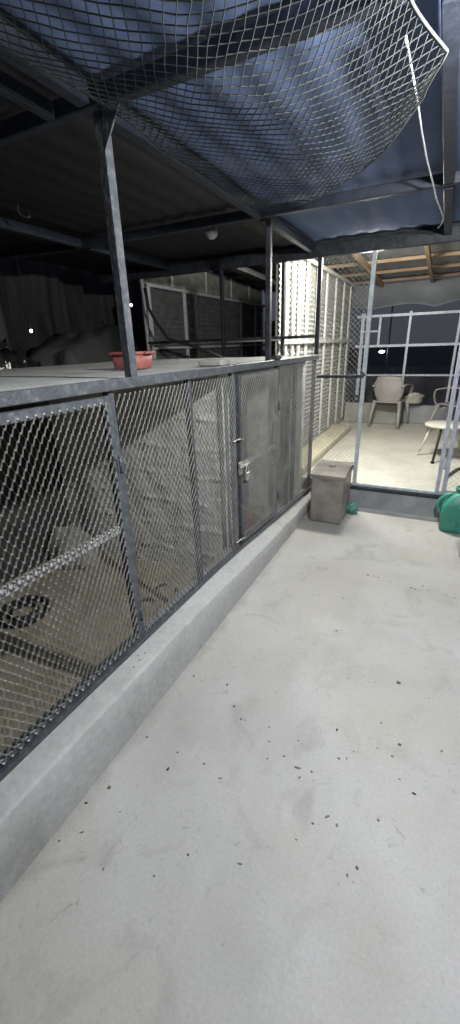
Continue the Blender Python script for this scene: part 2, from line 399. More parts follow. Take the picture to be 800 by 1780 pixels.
# padlock hanging from the latch
pk = thing('padlock', (kx(2.42) + .035, 2.42, .76), 'small pale padlock hanging from the latch of the far mesh door', 'padlock')
pc = worldloc(pk)
MB().box((pc.x - .012, pc.y - .028, pc.z - .01), (pc.x + .012, pc.y + .028, pc.z + .045)).build('body', M['brass'], pk, bevel=.005, seg=2)
MB().tube([(pc.x, pc.y + .018 * cos(a), pc.z + .045 + (.048 * sin(a) if 0 < a < pi else 0)) for a in [pi * i / 10 for i in range(11)]], .005, 8).build('shackle', M['brass'], pk)

# things inside the kennels
rgp = at(42, 1063, 2, -.06)
ring = thing('floor_ring', (rgp.x, rgp.y, -.07), 'black double ring lying flat on the tan kennel floor', 'ring')
for r, t in ((.155, .020), (.085, .014)):
    MB().tube([(rgp.x + r * cos(2 * pi * i / 40), rgp.y + r * sin(2 * pi * i / 40), -.055 + .004 * sin(i)) for i in range(41)], t, 8, False).build('hoop', M['black'], ring)
def lump(name, c, s, mt, label, cat, seed=1, amp=.25, flat=True, group=None, seg=28, sc=2.2):
    mb = MB()
    def fn(a, b):
        th, ph = 2 * pi * a, pi * b - pi / 2
        d = Vector((cos(th) * cos(ph), sin(th) * cos(ph), sin(ph)))
        k = 1 + amp * (n3(d, sc, seed) + .4 * n3(d, sc * 2.6, seed + 3))
        p = Vector((d.x * s[0], d.y * s[1], d.z * s[2])) * k
        if flat and p.z < 0: p.z *= .02
        return (c[0] + p.x, c[1] + p.y, c[2] + p.z)
    mb.grid(fn, seg, seg // 2)
    o = mb.build(name, M[mt] if isinstance(mt, str) else mt, loc=c)
    return tag(o, label, cat, group) if label else o
lump('mound', (-2.62, 2.17, -.08), (.25, .16, .32), 'mound', 'pale lumpy sack slumped in the rear corner behind the near mesh door', 'mound', 4)  # plain pale rounded form filling the rear corner
for i, (u, v, ln, an) in enumerate(((280, 1021, .10, .9), (258, 1046, .11, .2), (305, 1029, .03, 0))):
    p = at(u, v, 2, -.065)
    lf = MB().tube([(p.x + (t - .5) * ln * cos(an), p.y + (t - .5) * ln * sin(an) + .02 * sin(t * 3), .005 -.07 + .012 * sin(t * pi)) for t in (0, .25, .5, .75, 1)], [.002, .009, .011, .007, .001], 6)
    tag(lf.build('dry_leaf', M['leafdry'], loc=p), ['dark curled dry leaf on the kennel floor farthest from the kerb', 'dark bow-shaped leaf on the kennel floor nearest the door hinge post', 'tiny dark leaf scrap on the kennel floor nearest the kerb'][i], 'leaf', 'dry leaves on the kennel floor')
bk = thing('basin', (-1.42, 3.1, -.07), 'dull red round basin propped on its side behind the far mesh door', 'basin')
bm_ = MB().lathe([(.085, 0), (.115, .085), (.125, .09), (.125, .098), (.108, .092), (.078, .012), (0, .012)], 28)
bm_.warp(lambda v: Matrix.Rotation(R(-70), 3, 'X') @ v + Vector((-1.42, 3.1, .05))); bm_.build('bowl', M['dark_red'], bk)
dk = MB().lathe([(.05, 0), (.075, .055), (.08, .06), (.072, .06), (.046, .008), (0, .008)], 22, (-1.34, 3.28, -.075))
tag(dk.build('feeding_bowl', M['black'], loc=(-1.34, 3.28, -.075)), 'small black feeding bowl on the floor of the far kennel', 'bowl')

# on top of the kennel roof
tub = thing('plastic_tub', (-1.585, 1.97, 1.494), 'faded red rectangular plastic tub standing on the kennel roof slab', 'tub')
def rrect(w, d, r, n=5):
    pts = []
    for cx_, cy_, a0 in ((w - r, d - r, 0), (-w + r, d - r, pi / 2), (-w + r, -d + r, pi), (w - r, -d + r, 3 * pi / 2)):
        for i in range(n + 1): a = a0 + pi / 2 * i / n; pts.append((cx_ + r * cos(a), cy_ + r * sin(a)))
    return pts
def loft(mb, c, secs, cap0=True, cap1=True, smooth=True, rot=0):
    n = None; vs = []
    for w, d, r, z in secs:
        pp = rrect(w, d, r); n = len(pp)
        vs += [(c[0] + x * cos(rot) - y * sin(rot), c[1] + x * sin(rot) + y * cos(rot), c[2] + z) for x, y in pp]
    fs = [(i * n + k, i * n + (k + 1) % n, (i + 1) * n + (k + 1) % n, (i + 1) * n + k) for i in range(len(secs) - 1) for k in range(n)]
    if cap0: fs.append(tuple(range(n - 1, -1, -1)))
    if cap1: fs.append(tuple(range((len(secs) - 1) * n, len(secs) * n)))
    return mb.add(vs, fs, smooth)
tb = loft(MB(), (-1.585, 1.97, 1.494), [(.078, .065, .02, 0), (.086, .072, .022, .006), (.097, .08, .025, .084), (.091, .075, .022, .084), (.082, .068, .02, .012)], True, True, True)
tb.build('tub_body', M['red'], tub)
rm = loft(MB(), (-1.585, 1.97, 1.494), [(.096, .08, .025, .076), (.108, .091, .028, .078), (.109, .092, .028, .092), (.094, .078, .025, .092), (.094, .078, .025, .077)], False, False, False)
for sx in (-1, 1): rm.box((-1.585 + sx * .114 - .012, 1.935, 1.494 + .079), (-1.585 + sx * .114 + .012, 2.005, 1.494 + .09))
rm.build('rim', M['red'], tub, bevel=.003)
tag(MB().box((-1.29, 2.20, 1.4915), (-1.135, 2.33, 1.528)).build('cement_block', M['block'], loc=(-1.2, 2.26, 1.4915), bevel=.008), 'flat rough cement block on the roof slab above the partition', 'block')
tag(MB().box((-1.12, 2.955, 1.498), (-1.075, 3.07, 1.53)).build('scrap_block', M['black'], loc=(-1.09, 3.0, 1.498), bevel=.006), 'small black block on the kennel edge beside the middle post', 'block')

# ================================================================== CANOPY
C_ = thing('canopy', (-1.0, 1.5, 0), 'dark blue grey canopy roof on steel beams and posts above kennel and courtyard', 'canopy')
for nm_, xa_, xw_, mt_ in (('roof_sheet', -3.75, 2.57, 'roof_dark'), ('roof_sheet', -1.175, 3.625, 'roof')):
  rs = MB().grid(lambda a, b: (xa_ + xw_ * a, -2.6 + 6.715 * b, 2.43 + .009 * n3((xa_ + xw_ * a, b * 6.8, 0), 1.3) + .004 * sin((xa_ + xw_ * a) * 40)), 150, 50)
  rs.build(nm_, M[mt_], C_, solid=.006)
def beam(a, b, w=.04, h=.055, mt='beam', name='beam'):
    return MB().bar(a, b, w, h).build(name, M[mt], C_, bevel=.004)
for y in (1.40, 2.87): beam((-3.7, y, 2.372), (2.4, y, 2.372))
beam((-3.7, -.1, 2.372), (2.4, -.1, 2.372))
for a, b in ((-2.55, -.08), (-.05, 1.35), (1.45, 2.82), (2.92, 4.10)):
    beam((-1.165, a, 2.366), (-1.165, b, 2.366), .05, .06)
    beam((-.10, a, 2.37), (-.10, b, 2.37), .05, .06)
    beam((-2.66, a, 2.37), (-2.66, b, 2.37), .05, .06)
for x in (-1.325,): beam((x, -2.5, 2.36), (x, 1.36, 2.36), .035, .05, 'beam')
beam((-3.6, 4.10, 2.345), (2.4, 4.10, 2.345), .05, .10, 'steel_dark', 'lintel')
MB().box((-3.75, 4.128, 2.3955), (2.45, 4.145, 2.80)).build('light_stop_board', M['steel_dark'], C_)  # board added to stop tube lamp light leaking above the lintel
def cpost(x, y, z0, z1, w, mt):
    return MB().box((x - w / 2, y - w / 2, z0), (x + w / 2, y + w / 2, z1)).build('post', M[mt], C_, bevel=.004)
pA = cpost(kx(1.4) - .005, 1.40, 1.491, 2.335, .04, 'steel')
pB = cpost(kx(2.88) - .005, 2.885, 1.491, 2.335, .036, 'steel_dark')
gs = MB().add([(-1.13, 1.38, 2.33), (-1.05, 1.38, 2.33), (-1.13, 1.38, 2.22), (-1.13, 1.386, 2.33), (-1.05, 1.386, 2.33), (-1.13, 1.386, 2.22)], [(0, 1, 2), (5, 4, 3), (0, 3, 4, 1), (1, 4, 5, 2), (2, 5, 3, 0)])
gs.build('gusset', M['steel'], C_)

# net slung under the roof
NT = MB()
def netP(s, t):
    x = -1.125 + .045 * abs(sin(t * 17)) * max(0, 1 - s * 3) + (1.02 - .085 * abs(sin(t * 13 + .6)) * max(0, s * 3 - 2)) * s
    ye = 2.62 - .78 * s + .16 * sin(pi * s)
    y = -.9 + (ye + .9) * t
    edge = max(0, (t - .72) / .28)
    sag = .052 * sin(pi * s) * (1 - .35 * edge) + .018 * n3((x, y, 0), 3.2) + .02 * edge * edge * sin(pi * s)
    wig = .03 * n3((x, y, 4), 2.5) + .010 * n3((x, y, 8), 9)
    y += .012 * n3((x, y, 12), 8) * sin(pi * s)
    return Vector((x + wig * sin(pi * s), y + .05 * n3((x, y, 9), 2.0) * edge, 2.325 - sag - .0 * t))
nu, nv = 22, 74
for k in range(-nv, nu + nv):
    for sgn in (1, -1):
        pts = []
        for j in range(nv + 1):
            i = k + sgn * j if sgn == 1 else k - j + nv * 0
            i = k + sgn * j
            if 0 <= i <= nu: pts.append(netP(i / nu, j / nv))
        if len(pts) > 1: NT.tube(pts, .0018, 4, False)
for s_ in (0, 1): NT.tube([netP(s_, j / nv) for j in range(nv + 1)], .004, 5, False)
NT.tube([netP(i / nu, 1) for i in range(nu + 1)], .0042, 5, False)
for i in range(nu + 1):
    pass
tag(NT.build('net', M['net']), 'slack cord net slung between the roof beams overhead', 'net')

# cables
def cable(name, pts, r, mt, label, cat):
    return tag(MB().tube(pts, r, 6).build(name, M[mt], loc=pts[0]), label, cat)
cp = [at(705, 60, 2, 2.37)] + [at(u, v, 2, z) for u, v, z in ((727, 182, 2.362), (733, 225, 2.355), (742, 275, 2.35), (751, 310, 2.33), (760, 348, 2.325), (770, 374, 2.335))]
cp += [at(771, 381, 2, 2.33), at(767, 390, 2, 2.34), at(762, 396, 2, 2.345)]
cable('cable', cp, .004, 'cable', 'white electric cable stretched slackly below the roof beside the beam', 'cable')
wp = [at(u, v, 1, 1.75) for u, v in ((-20, 130), (2, 182), (18, 215), (33, 243), (38, 256), (48, 266), (60, 275))]
cable('wire', wp, .0035, 'cloth_grey', 'thin grey wire end dangling from the dark roof at the far left', 'wire')
hp = [at(u, v, 1, 3.9) for u, v in ((252, 500), (258, 535), (272, 560), (292, 588), (308, 594), (335, 601), (362, 611), (390, 624))]
cable('hose', hp, .017, 'black', 'black hose drooping diagonally behind the red tub in front of the slatted wall', 'hose')
hk = [at(u, v, 1, 2.1) for u, v in ((33, 338), (31, 352), (31, 366), (36, 374), (45, 378), (52, 376))]
cable('strap', hk, .007, 'cloth_grey', 'short grey strap hooked round the beam above the kennel roof', 'strap')
bu = thing('globe_bulb', (-1.6, 3.02, 2.36), 'unlit round globe bulb hanging from the roof above the far kennel', 'bulb')
MB().lathe([(0, -.115), (.02, -.112), (.038, -.095), (.044, -.072), (.038, -.05), (.024, -.032), (.016, -.025)], 20, (-1.6, 3.02, 2.42)).build('globe', M['glass_off'], bu)
MB().lathe([(.017, -.03), (.019, -.028), (.019, .0)], 16, (-1.6, 3.02, 2.42)).build('holder', M['black'], bu)
# working lamp of the courtyard
LX, LY, LZ = .25, 1.31, 2.29
lp = thing('ceiling_lamp', (LX, LY, 2.42), 'lit white bulb lamp under the roof beside the net', 'lamp')
MB().lathe([(.05, 0), (.05, -.012), (.022, -.02), (.02, -.055), (.026, -.062)], 20, (LX, LY, 2.425)).build('holder', M['white_plastic'], lp)
gl = MB().lathe([(0, -.062), (.018, -.058), (.031, -.042), (.036, -.02), (.031, .004), (.024, .025), (.024, .045)], 20, (LX, LY, LZ + .02)); gl.build('bulb', M['lamp_on'], lp)
def point(name, loc, W, col, r):
    d = bpy.data.lights.new(name, 'POINT'); d.energy = W; d.color = col; d.shadow_soft_size = r
    o = bpy.data.objects.new(name, d); COL.objects.link(o); o.location = loc; return o
point('courtyard_light', (LX, LY, LZ - .075), 184, (.985, .987, .97), .03)

# ================================================================== BACK FRAME (open doorway into the enclosure)
YB = 4.075
B = thing('cage_frame', (-.6, YB, .21), 'tall steel cage front with open doorway and wire mesh bay at the back', 'cage front')
def bpost(x, z0, z1, w, mt, d=.036, y=YB): return MB().box((x - w / 2, y - d / 2, z0), (x + w / 2, y + d / 2, z1)).build('post', M[mt], B, bevel=.003)
bpost(-1.085, 1.498, 2.294, .036, 'steel_dark'); bpost(-.628, .247, 2.294, .036, 'white_steel')
bpost(.128, .247, 2.294, .034, 'lav_steel'); bpost(1.1, .247, 2.294, .036, 'lav_steel')
for x in (-3.03, -2.07, -1.425): bpost(x, 1.496, 2.294, .03 if x > -3 else .02, 'steel_dark' if x > -3 else 'batten_dim')
def brail(a, b, h, mt, d=.03, y=YB): return MB().bar((a[0], y, a[1]), (b[0], y, b[1]), d, h).build('rail', M[mt], B, bevel=.002)
brail((-1.03, .229), (2.2, .229), .03, 'steel_dark', .05, 4.06)
brail((-.61, .262), (.111, .262), .028, 'white_steel', .04)
brail((.145, .262), (1.08, .262), .028, 'white_steel', .04)
brail((-1.067, 1.30), (-.646, 1.303), .026, 'steel_dark')
for a, b in ((-3.02, -2.085), (-2.055, -1.44), (-1.41, -1.103)): brail((a, 1.658), (b, 1.66), .026, 'steel_dark')
brail((-3.02, 1.64), (-2.086, 1.64), .012, 'batten_dim', .012, 4.11); brail((-2.054, 1.64), (-1.44, 1.64), .012, 'batten_dim', .012, 4.11)
for z0, z1 in ((.25, 1.287), (1.315, 2.29)):
    mb = MB(); expanded(mb, -1.066, -.648, z0, z1, .046, .046, lambda a, b: Vector((a, YB - .006 + .004 * n3((a, 0, b), 6), b)), (0, -1, 0), .0032, .002, .3, .1)
    mb.build('mesh_panel', M['mesh_old'], B)
mb = MB(); expanded(mb, -1.41, -1.104, 1.50, 2.29, .05, .05, lambda a, b: Vector((a, YB - .006, b)), (0, -1, 0), .003, .002, .3, .1); mb.build('mesh_panel', M['mesh_old'], B)
bb = MB().tube([(-.70, YB - .022, 1.315), (-.61, YB - .022, 1.315)], .008, 8); bb.box((-.66, YB - .02, 1.29), (-.625, YB - .016, 1.34)); bb.build('bolt', M['steel'], B)
# the door leaf of that doorway, folded back against the next bay
DL = MB()
for x in (.183, .90): DL.box((x - .018, 4.02, .27), (x + .018, 4.05, 2.25))
for z in (.288, 1.25, 2.232): DL.box((.201, 4.022, z - .017), (.882, 4.048, z + .017))
dl = DL.build('door', M['lav_steel'], B, bevel=.003)
mb = MB(); expanded(mb, .2, .885, .30, 2.22, .05, .05, lambda a, b: Vector((a, 4.055, b)), (0, -1, 0), .003, .002, .3, .1); mb.build('door_mesh', M['mesh_old'], dl)
for z in (.55, 1.9): MB().tube([(.157, 4.05, z - .05), (.157, 4.05, z + .05)], .01, 10).build('hinge', M['lav_steel'], dl)

# ================================================================== ENCLOSURE BEHIND
def clad(mb, x, y0, y1, z0, z1, pitch, amp, face):
    nz = int((z1 - z0) / pitch * 4)
    mb.grid(lambda a, b: (x + face * amp * (abs(((b * nz / 4) % 1) - .5) * 2) + .004 * n3((0, a * 8, b * 9), 3), y0 + (y1 - y0) * a, z0 + (z1 - z0) * b), 30, nz, False)
    mb.box((x - .03, y0, z0), (x - .012, y1, z1)); return mb
W1 = thing('clad_wall', (-1.5, 6.0, .25), 'brightly lit slatted wall with whitewashed uprights left of the doorway', 'wall')
clad(MB(), -1.50, 4.16, 7.75, .24, 2.46, .052, .016, 1).build('cladding', M['slat'], W1)
for y in (4.28, 4.5, 4.72, 5.02, 5.45, 5.9, 6.42, 6.95, 7.45):
    w = .024 + .01 * random.random()
    MB().box((-1.482, y - w, .36), (-1.455, y + w, 2.455)).build('batten', M['batten'], W1, bevel=.004)
for z in (1.62, 2.44): MB().box((-1.4545, 4.17, z - .022), (-1.435, 7.74, z + .022)).build('cross_rail', M['batten'], W1, bevel=.003)
tag(MB().box((-1.482, 4.17, .245), (-1.19, 6.9, .345)).build('ledge', M['ledge'], loc=(-1.3, 5.5, .245), bevel=.02, seg=2), 'cream cement ledge along the foot of the bright slatted wall', 'ledge')
W2 = thing('slatted_wall', (-3.1, 6.0, 1.0), 'dim grey slatted wall with pale uprights seen above the kennel roof', 'wall')
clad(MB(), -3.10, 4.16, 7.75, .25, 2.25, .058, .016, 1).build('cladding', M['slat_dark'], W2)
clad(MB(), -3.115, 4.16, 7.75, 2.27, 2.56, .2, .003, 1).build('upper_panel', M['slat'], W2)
for y in (4.22, 4.98, 5.25, 6.05, 6.7, 7.3, 7.62):
    MB().box((-3.082, y - .024, .26), (-3.055, y + .024, 2.24)).build('batten', M['batten_white'], W2, bevel=.003)
for y in (4.75, 5.6, 6.4, 7.1): MB().box((-3.098, y - .02, 2.285), (-3.08, y + .02, 2.555)).build('batten', M['batten_white'], W2)
MB().box((-3.0545, 4.17, 2.235), (-3.03, 7.74, 2.268)).build('top_rail', M['batten_white'], W2, bevel=.004)
MB().box((-3.0545, 4.17, 1.585), (-3.035, 7.74, 1.612)).build('cross_rail', M['batten_white'], W2, bevel=.003)
W3 = thing('end_screen', (-2.3, 7.8, .25), 'dim grey screen closing the far end of the rear bay', 'screen')
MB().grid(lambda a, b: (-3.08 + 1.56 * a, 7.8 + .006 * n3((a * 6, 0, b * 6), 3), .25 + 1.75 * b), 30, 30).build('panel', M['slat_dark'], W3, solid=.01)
for x in (-2.75, -2.25, -1.75): MB().box((x - .022, 7.765, .26), (x + .022, 7.785, 2.0)).build('batten', M['batten_dim'], W3)
for z in (1.0, 1.6, 1.98): MB().box((-3.07, 7.745, z - .02), (-1.53, 7.7645, z + .02)).build('rail', M['batten_dim'], W3)

RF = thing('timber_roof', (-1, 6, 2.5), 'enclosure roof of pale sheets on orange timber purlins and rafters', 'roof')
def zr(y): return 2.70 - .03 * (y - 4.2)
MB().grid(lambda a, b: (-3.3 + 5.7 * a, 4.16 + 4.2 * b, zr(4.16 + 4.2 * b) + .006 * sin(a * 5.7 * 36)), 200, 12).build('roof_sheet', M['sheet'], RF, solid=.005)
for y in (4.3, 5.0, 5.75, 6.6, 7.4, 8.2):
    MB().bar((-3.25, y, zr(y) - .04), (2.3, y, zr(y) - .034), .04, .04).build('purlin', M['timber'], RF, bevel=.003)
for x in (-2.6, -1.95, -1.10, -.33, .75):
    MB().bar((x, 4.2, zr(4.2) - .094), (x, 8.25, zr(8.25) - .094), .045, .065).build('rafter', M['timber'] if x > -1.5 else M['batten_dim'], RF, bevel=.003)
# tarpaulin valance hanging from the last purlin, scalloped lower edge
def val(a, b):
    x = -1.62 + 4.0 * a
    low = 2.10 + .06 * abs(sin((x + .25) * 3.4)) + .02 * n3((x, 0, 0), 3)
    z = 2.51 + (low - 2.51) * b
    return (x, 8.26 - .35 * b * b * .5 + .03 * n3((x, 0, z), 2.5) + .012 * sin(x * 14) * b, z)
tag(MB().grid(val, 90, 14).build('tarpaulin', M['tarp'], loc=(-.3, 8.2, 2.5), solid=.003), 'grey tarpaulin valance with scalloped lower edge hanging at the back', 'tarpaulin')

G = thing('window_grid', (-.3, 7.95, .6), 'pale metal bar grid open to the night at the back of the enclosure', 'grille')
YG = 7.95
def gb(a, b, w=.04):
    return MB().bar((a[0], YG, a[1]), (b[0], YG, b[1]), w, w, (0, 1, 0)).build('bar', M['lav_steel'], G, bevel=.003)
gx = [at(650, 551, 1, YG), at(715, 548, 1, YG), at(800, 540, 1, YG)]
z1_, z2_, z3_ = at(715, 546, 1, YG).z, at(707, 600, 1, YG).z, at(702, 652, 1, YG).z
xa, xb, xc = at(628, 600, 1, YG).x, at(708, 600, 1, YG).x, at(793, 600, 1, YG).x
xs = [xa, xb, xc, xc + (xc - xb), xc + 2 * (xc - xb)]
for z in (z1_, z2_, z3_): gb((xa - .1, z), (xs[-1], z), .042 if z != z3_ else .03)
for i, x in enumerate(xs):
    MB().bar((x, YG + .004, .25), (x, YG + .004, z1_ + .05), .055 if i == 0 else .04, .036, (0, 1, 0)).build('upright', M['lav_steel'], G, bevel=.003)
x_s = at(660, 575, 1, YG).x
gb((x_s, z2_ + .02), (x_s, z1_ - .02), .04); gb((xa + .03, (z1_ + z2_) / 2), (x_s - .02, (z1_ + z2_) / 2), .03)
LW = thing('block_wall', (-.95, 7.7, .25), 'low grey cement block wall behind the taupe chair', 'wall')
MB().box((-1.46, 7.62, .252), (-.50, 7.88, .60)).build('wall', M['block'], LW, bevel=.01)
tag(MB().box((-.49, 7.80, .252), (1.9, 7.9, .56)).build('rear_upstand', M['plinth'], loc=(.3, 7.9, .252), bevel=.01), 'lower grey upstand running right from the block wall end', 'wall')

# clutter on the low wall
pot = thing('cooking_pot', (-.33, 7.74, .56), 'pale wide pot heaped with rubbish on the low wall beside the chair', 'pot')
MB().lathe([(.10, .0), (.15, .03), (.165, .12), (.18, .125), (.18, .132), (.155, .13), (.14, .04), (0, .035)], 28, (-.36, 7.74, .602)).build('body', M['white_plastic'], pot)
for i, (dx, dy, dz) in enumerate(((-.08, 0, .15), (.03, .03, .16), (.09, -.02, .14), (-.02, -.06, .15))):
    o = lump('rubbish', (-.36 + dx, 7.74 + dy, .602 + dz - .02), (.07, .05, .035), ['cloth_grey', 'white_plastic', 'chair', 'white_plastic'][i], None, None, 20 + i, .4)
    o.parent = pot; o.location = o.location - Vector(pot.location)
rk = thing('wire_rack', (-1.15, 7.74, .60), 'dark wire rack heaped with black stuff on the low wall left of the chair', 'rack')
rb = MB()
for i in range(9): rb.tube([(-1.38 + i * .06, 7.66, .61), (-1.38 + i * .06, 7.66, .70), (-1.36 + i * .06, 7.84, .70)], .006, 5)
rb.tube([(-1.4, 7.66, .70), (-.88, 7.66, .70)], .008, 6); rb.tube([(-1.4, 7.84, .70), (-.88, 7.84, .70)], .008, 6); rb.box((-1.4, 7.65, .601), (-.88, 7.85, .612))
rb.build('frame', M['cloth_grey'], rk)
lump('black_bag', (-1.02, 7.76, .605), (.16, .1, .28), 'night_cloth', 'black stuffed bag standing on the low wall left of the taupe chair back', 'bag', 31, .3)

# chairs
def make_chair():
    t = thing('plastic_chair', (0, 0, 0), 'taupe plastic armchair standing with its back towards the doorway', 'chair', 'plastic armchairs in the enclosure')
    H = .80
    # seat faces +Y, back at -Y
    def back(a, b):
        z = .40 + .42 * b
        hw = .17 + .075 * sin(pi * .5 * min(1, b / .62)) - .06 * max(0, b - .66) / .34
        s = (a - .5) * 2
        return (s * hw, -.20 - .075 * b + .07 * s * s, z - .012 * s * s * b * b)
    MB().grid(back, 16, 14).build('backrest', M['chair'], t, solid=.012)
    def seat(a, b):
        s = (a - .5) * 2
        return (s * (.205 + .03 * b), -.21 + .42 * b, .405 + .035 * b - .02 * (1 - s * s) * sin(pi * b) - .03 * max(0, b - .9) * 10)
    MB().grid(seat, 12, 12).build('seat', M['chair'], t, solid=.014)
    ap = MB().grid(lambda a, b: ((a - .5) * .46, .207 + .01 * b, .405 - .055 * b), 8, 2); ap.build('apron', M['chair'], t, solid=.01)
    for sx in (-1, 1):
        MB().tube([(sx * .235, .17, .42), (sx * .262, .225, .2), (sx * .275, .25, .0)], [.03, .025, .02], 8).build('leg', M['chair'], t)
        MB().tube([(sx * .20, -.20, .43), (sx * .222, -.255, .2), (sx * .235, -.29, .0)], [.03, .025, .02], 8).build('leg', M['chair'], t)
        def arm(a, b):
            tt = a
            if tt < .6:
                q = tt / .6; p = Vector((sx * (.225 + .06 * q), -.235 + .44 * q, .66 - .015 * q + .03 * sin(pi * q)))
            else:
                q = (tt - .6) / .4; p = Vector((sx * (.285 - .05 * q), .205 - .02 * q * q + .03 * sin(pi * q), .645 - .24 * q))
            wv = Vector((1, 0, 0)) * sx * (.055 if tt < .6 else .055 - .02 * (tt - .6) / .4)
            return p + wv * (b - .5)
        MB().grid(arm, 22, 3).build('arm', M['chair'], t, solid=.014)
    return t
ch = make_chair()
ch.location = (-.70, 7.52, .251); ch.rotation_euler = (0, 0, R(-8))
def copy_tree(o, parent=None):
    c = o.copy(); COL.objects.link(c)
    if parent: c.parent = parent
    for k in [k for k in bpy.data.objects if k.parent == o and k != c]: copy_tree(k, c)
    return c
c2 = copy_tree(ch); c2.location = (.30, 7.25, .251); c2.rotation_euler = (0, 0, R(62))
c2['label'] = 'taupe plastic armchair turned sideways behind the white stool and doorway post'
# stool
S = thing('stool', (.165, 5.55, .251), 'wide cream white round stool on splayed legs behind the pale doorway posts', 'stool')
MB().lathe([(0, .372), (.22, .374), (.246, .382), (.25, .396), (.242, .406), (.0, .409)], 36, (.165, 5.55, .251)).build('seat', M['white_plastic'], S)
for i, (dx, dy) in enumerate(((-.275, .0), (-.10, -.36), (.28, -.14), (.2, .25))):
    b = (.165 + dx, 5.55 + dy, .251)
    MB().tube([(.165 + dx * .6, 5.55 + dy * .5, .251 + .378), b], [.016, .013], 8).build('leg', M['white_plastic'] if i != 1 else M['cloth_grey'], S)
    MB().lathe([(.019, 0), (.02, .025), (.015, .03)], 10, b).build('foot_cap', M['white_plastic'] if i != 1 else M['cloth_grey'], S)
tag(MB().box((.36, 4.8, .252), (.62, 5.1, .40)).build('dark_crate', M['black'], loc=(.5, 4.95, .252), bevel=.01), 'small black crate on the enclosure floor at the right edge', 'crate')
tag(MB().tube([(.21, 4.62, .268), (.31, 4.95, .268), (.5, 5.3, .268)], .014, 7).build('stick', M['cloth_grey'], loc=(.21, 4.62, .268)), 'grey stick lying on the enclosure floor right of the doorway posts', 'stick')
# enclosure lamp: a batten tube fixed to the first purlin, behind the lintel
el = thing('tube_lamp', (-.72, 4.45, 2.45), 'lit tube lamp fixed under the timber roof behind the lintel', 'lamp')
MB().box((-1.02, 4.43, 2.455), (-.42, 4.47, 2.49)).build('batten', M['white_plastic'], el)
MB().tube([(-1.0, 4.45, 2.438), (-.44, 4.45, 2.438)], .013, 12).build('tube', M['lamp_on'], el)
for x in (-.95, -.49): MB().box((x - .008, 4.442, 2.491), (x + .008, 4.458, 2.62)).build('hanger', M['white_plastic'], el)
point('enclosure_light', (-.72, 4.46, 2.40), 255, (1.0, .98, .90), .16)

# ================================================================== COURTYARD OBJECTS
bn = thing('storage_bin', (-.8, 3.78, 0), 'greyish brown lidded bin standing at the kerb end', 'bin')
loft(MB(), (-.795, 3.785, 0), [(.142, .198, .012, .004), (.147, .203, .014, .012), (.150, .208, .016, .435), (.150, .208, .016, .445)], True, True, False).build('body', M['bin'], bn, bevel=.003)
ld = MB()
def lidf(a, b):
    x = -.795 + (a - .5) * .328; y = 3.572 + .432 * b
    return (x, y, .468 + .040 * sin(pi * min(1, b * .62 + .05)) + .004 * n3((x, y, 0), 7))
ld.grid(lidf, 14, 18, True); W_ = 19
base = len(ld.v)
loft(ld, (-.795, 3.788, 0), [(.152, .210, .015, .44), (.166, .221, .018, .446), (.166, .221, .018, .474), (.16, .214, .018, .478)], False, False, False)
ld.build('lid', M['bin'], bn)
ct = MB().lathe([(.030, 0), (.030, .006), (.026, .010), (.020, .007), (0, .006)], 4, (-.80, 3.79, .507)); ct.build('catch', M['bin'], bn)
MB().box((-.82, 3.555, .43), (-.79, 3.566, .462)).build('hasp', M['bin'], bn, bevel=.002)
MB().box((-.80, 3.5705, .27), (-.793, 3.578, .31)).build('scuff_plate', M['white_plastic'], bn) if False else None
lump('crumpled_bag', (-.612, 3.93, .045), (.058, .055, .052), 'green_bag', 'crumpled pale green plastic bag on the floor beside the bin', 'bag', 9, .5, False, None, 40, 4.5)
JC = thing('watering_can', (.36, 3.88, 0), 'green plastic can with side handle and open neck against the back kerb', 'can')
jc = (.355, 3.89, 0)
loft(MB(), jc, [(.160, .105, .05, .003), (.172, .115, .055, .02), (.174, .117, .055, .17), (.172, .115, .055, .22), (.150, .10, .05, .27), (.115, .085, .045, .315), (.085, .07, .045, .345), (.075, .065, .045, .352)], True, True, True).build('body', M['green'], JC)
hn = MB().tube([(jc[0] - .155, jc[1], .15), (jc[0] - .195, jc[1], .17), (jc[0] - .205, jc[1], .22), (jc[0] - .192, jc[1], .268), (jc[0] - .15, jc[1], .312), (jc[0] - .075, jc[1], .338)], [.016, .017, .017, .017, .018, .02], 10)
hn.build('handle', M['green'], JC)
MB().lathe([(.062, .345), (.060, .372), (.066, .378), (.068, .398), (.062, .402), (.05, .40), (.046, .36), (0, .36)], 26, (jc[0] - .02, jc[1], 0)).build('neck', M['green'], JC)
rg = MB()
for i in range(9): rg.box((jc[0] - .05 + .012 * (i % 2), jc[1] - .1175 - .0022, .05 + i * .022), (jc[0] - .03 + .012 * (i % 2), jc[1] - .114, .058 + i * .022))
rg.build('level_marks', M['green'], JC)
q = at(800, 968, 2, 0)
bkt = thing('blue_bucket', (q.x + .085, q.y, 0), 'blue plastic bucket on the courtyard floor at the right edge', 'bucket')
MB().lathe([(.085, .002), (.09, .006), (.115, .2), (.122, .205), (.122, .215), (.108, .212), (.082, .014), (0, .014)], 30, (q.x + .085, q.y, 0)).build('body', M['blue'], bkt)

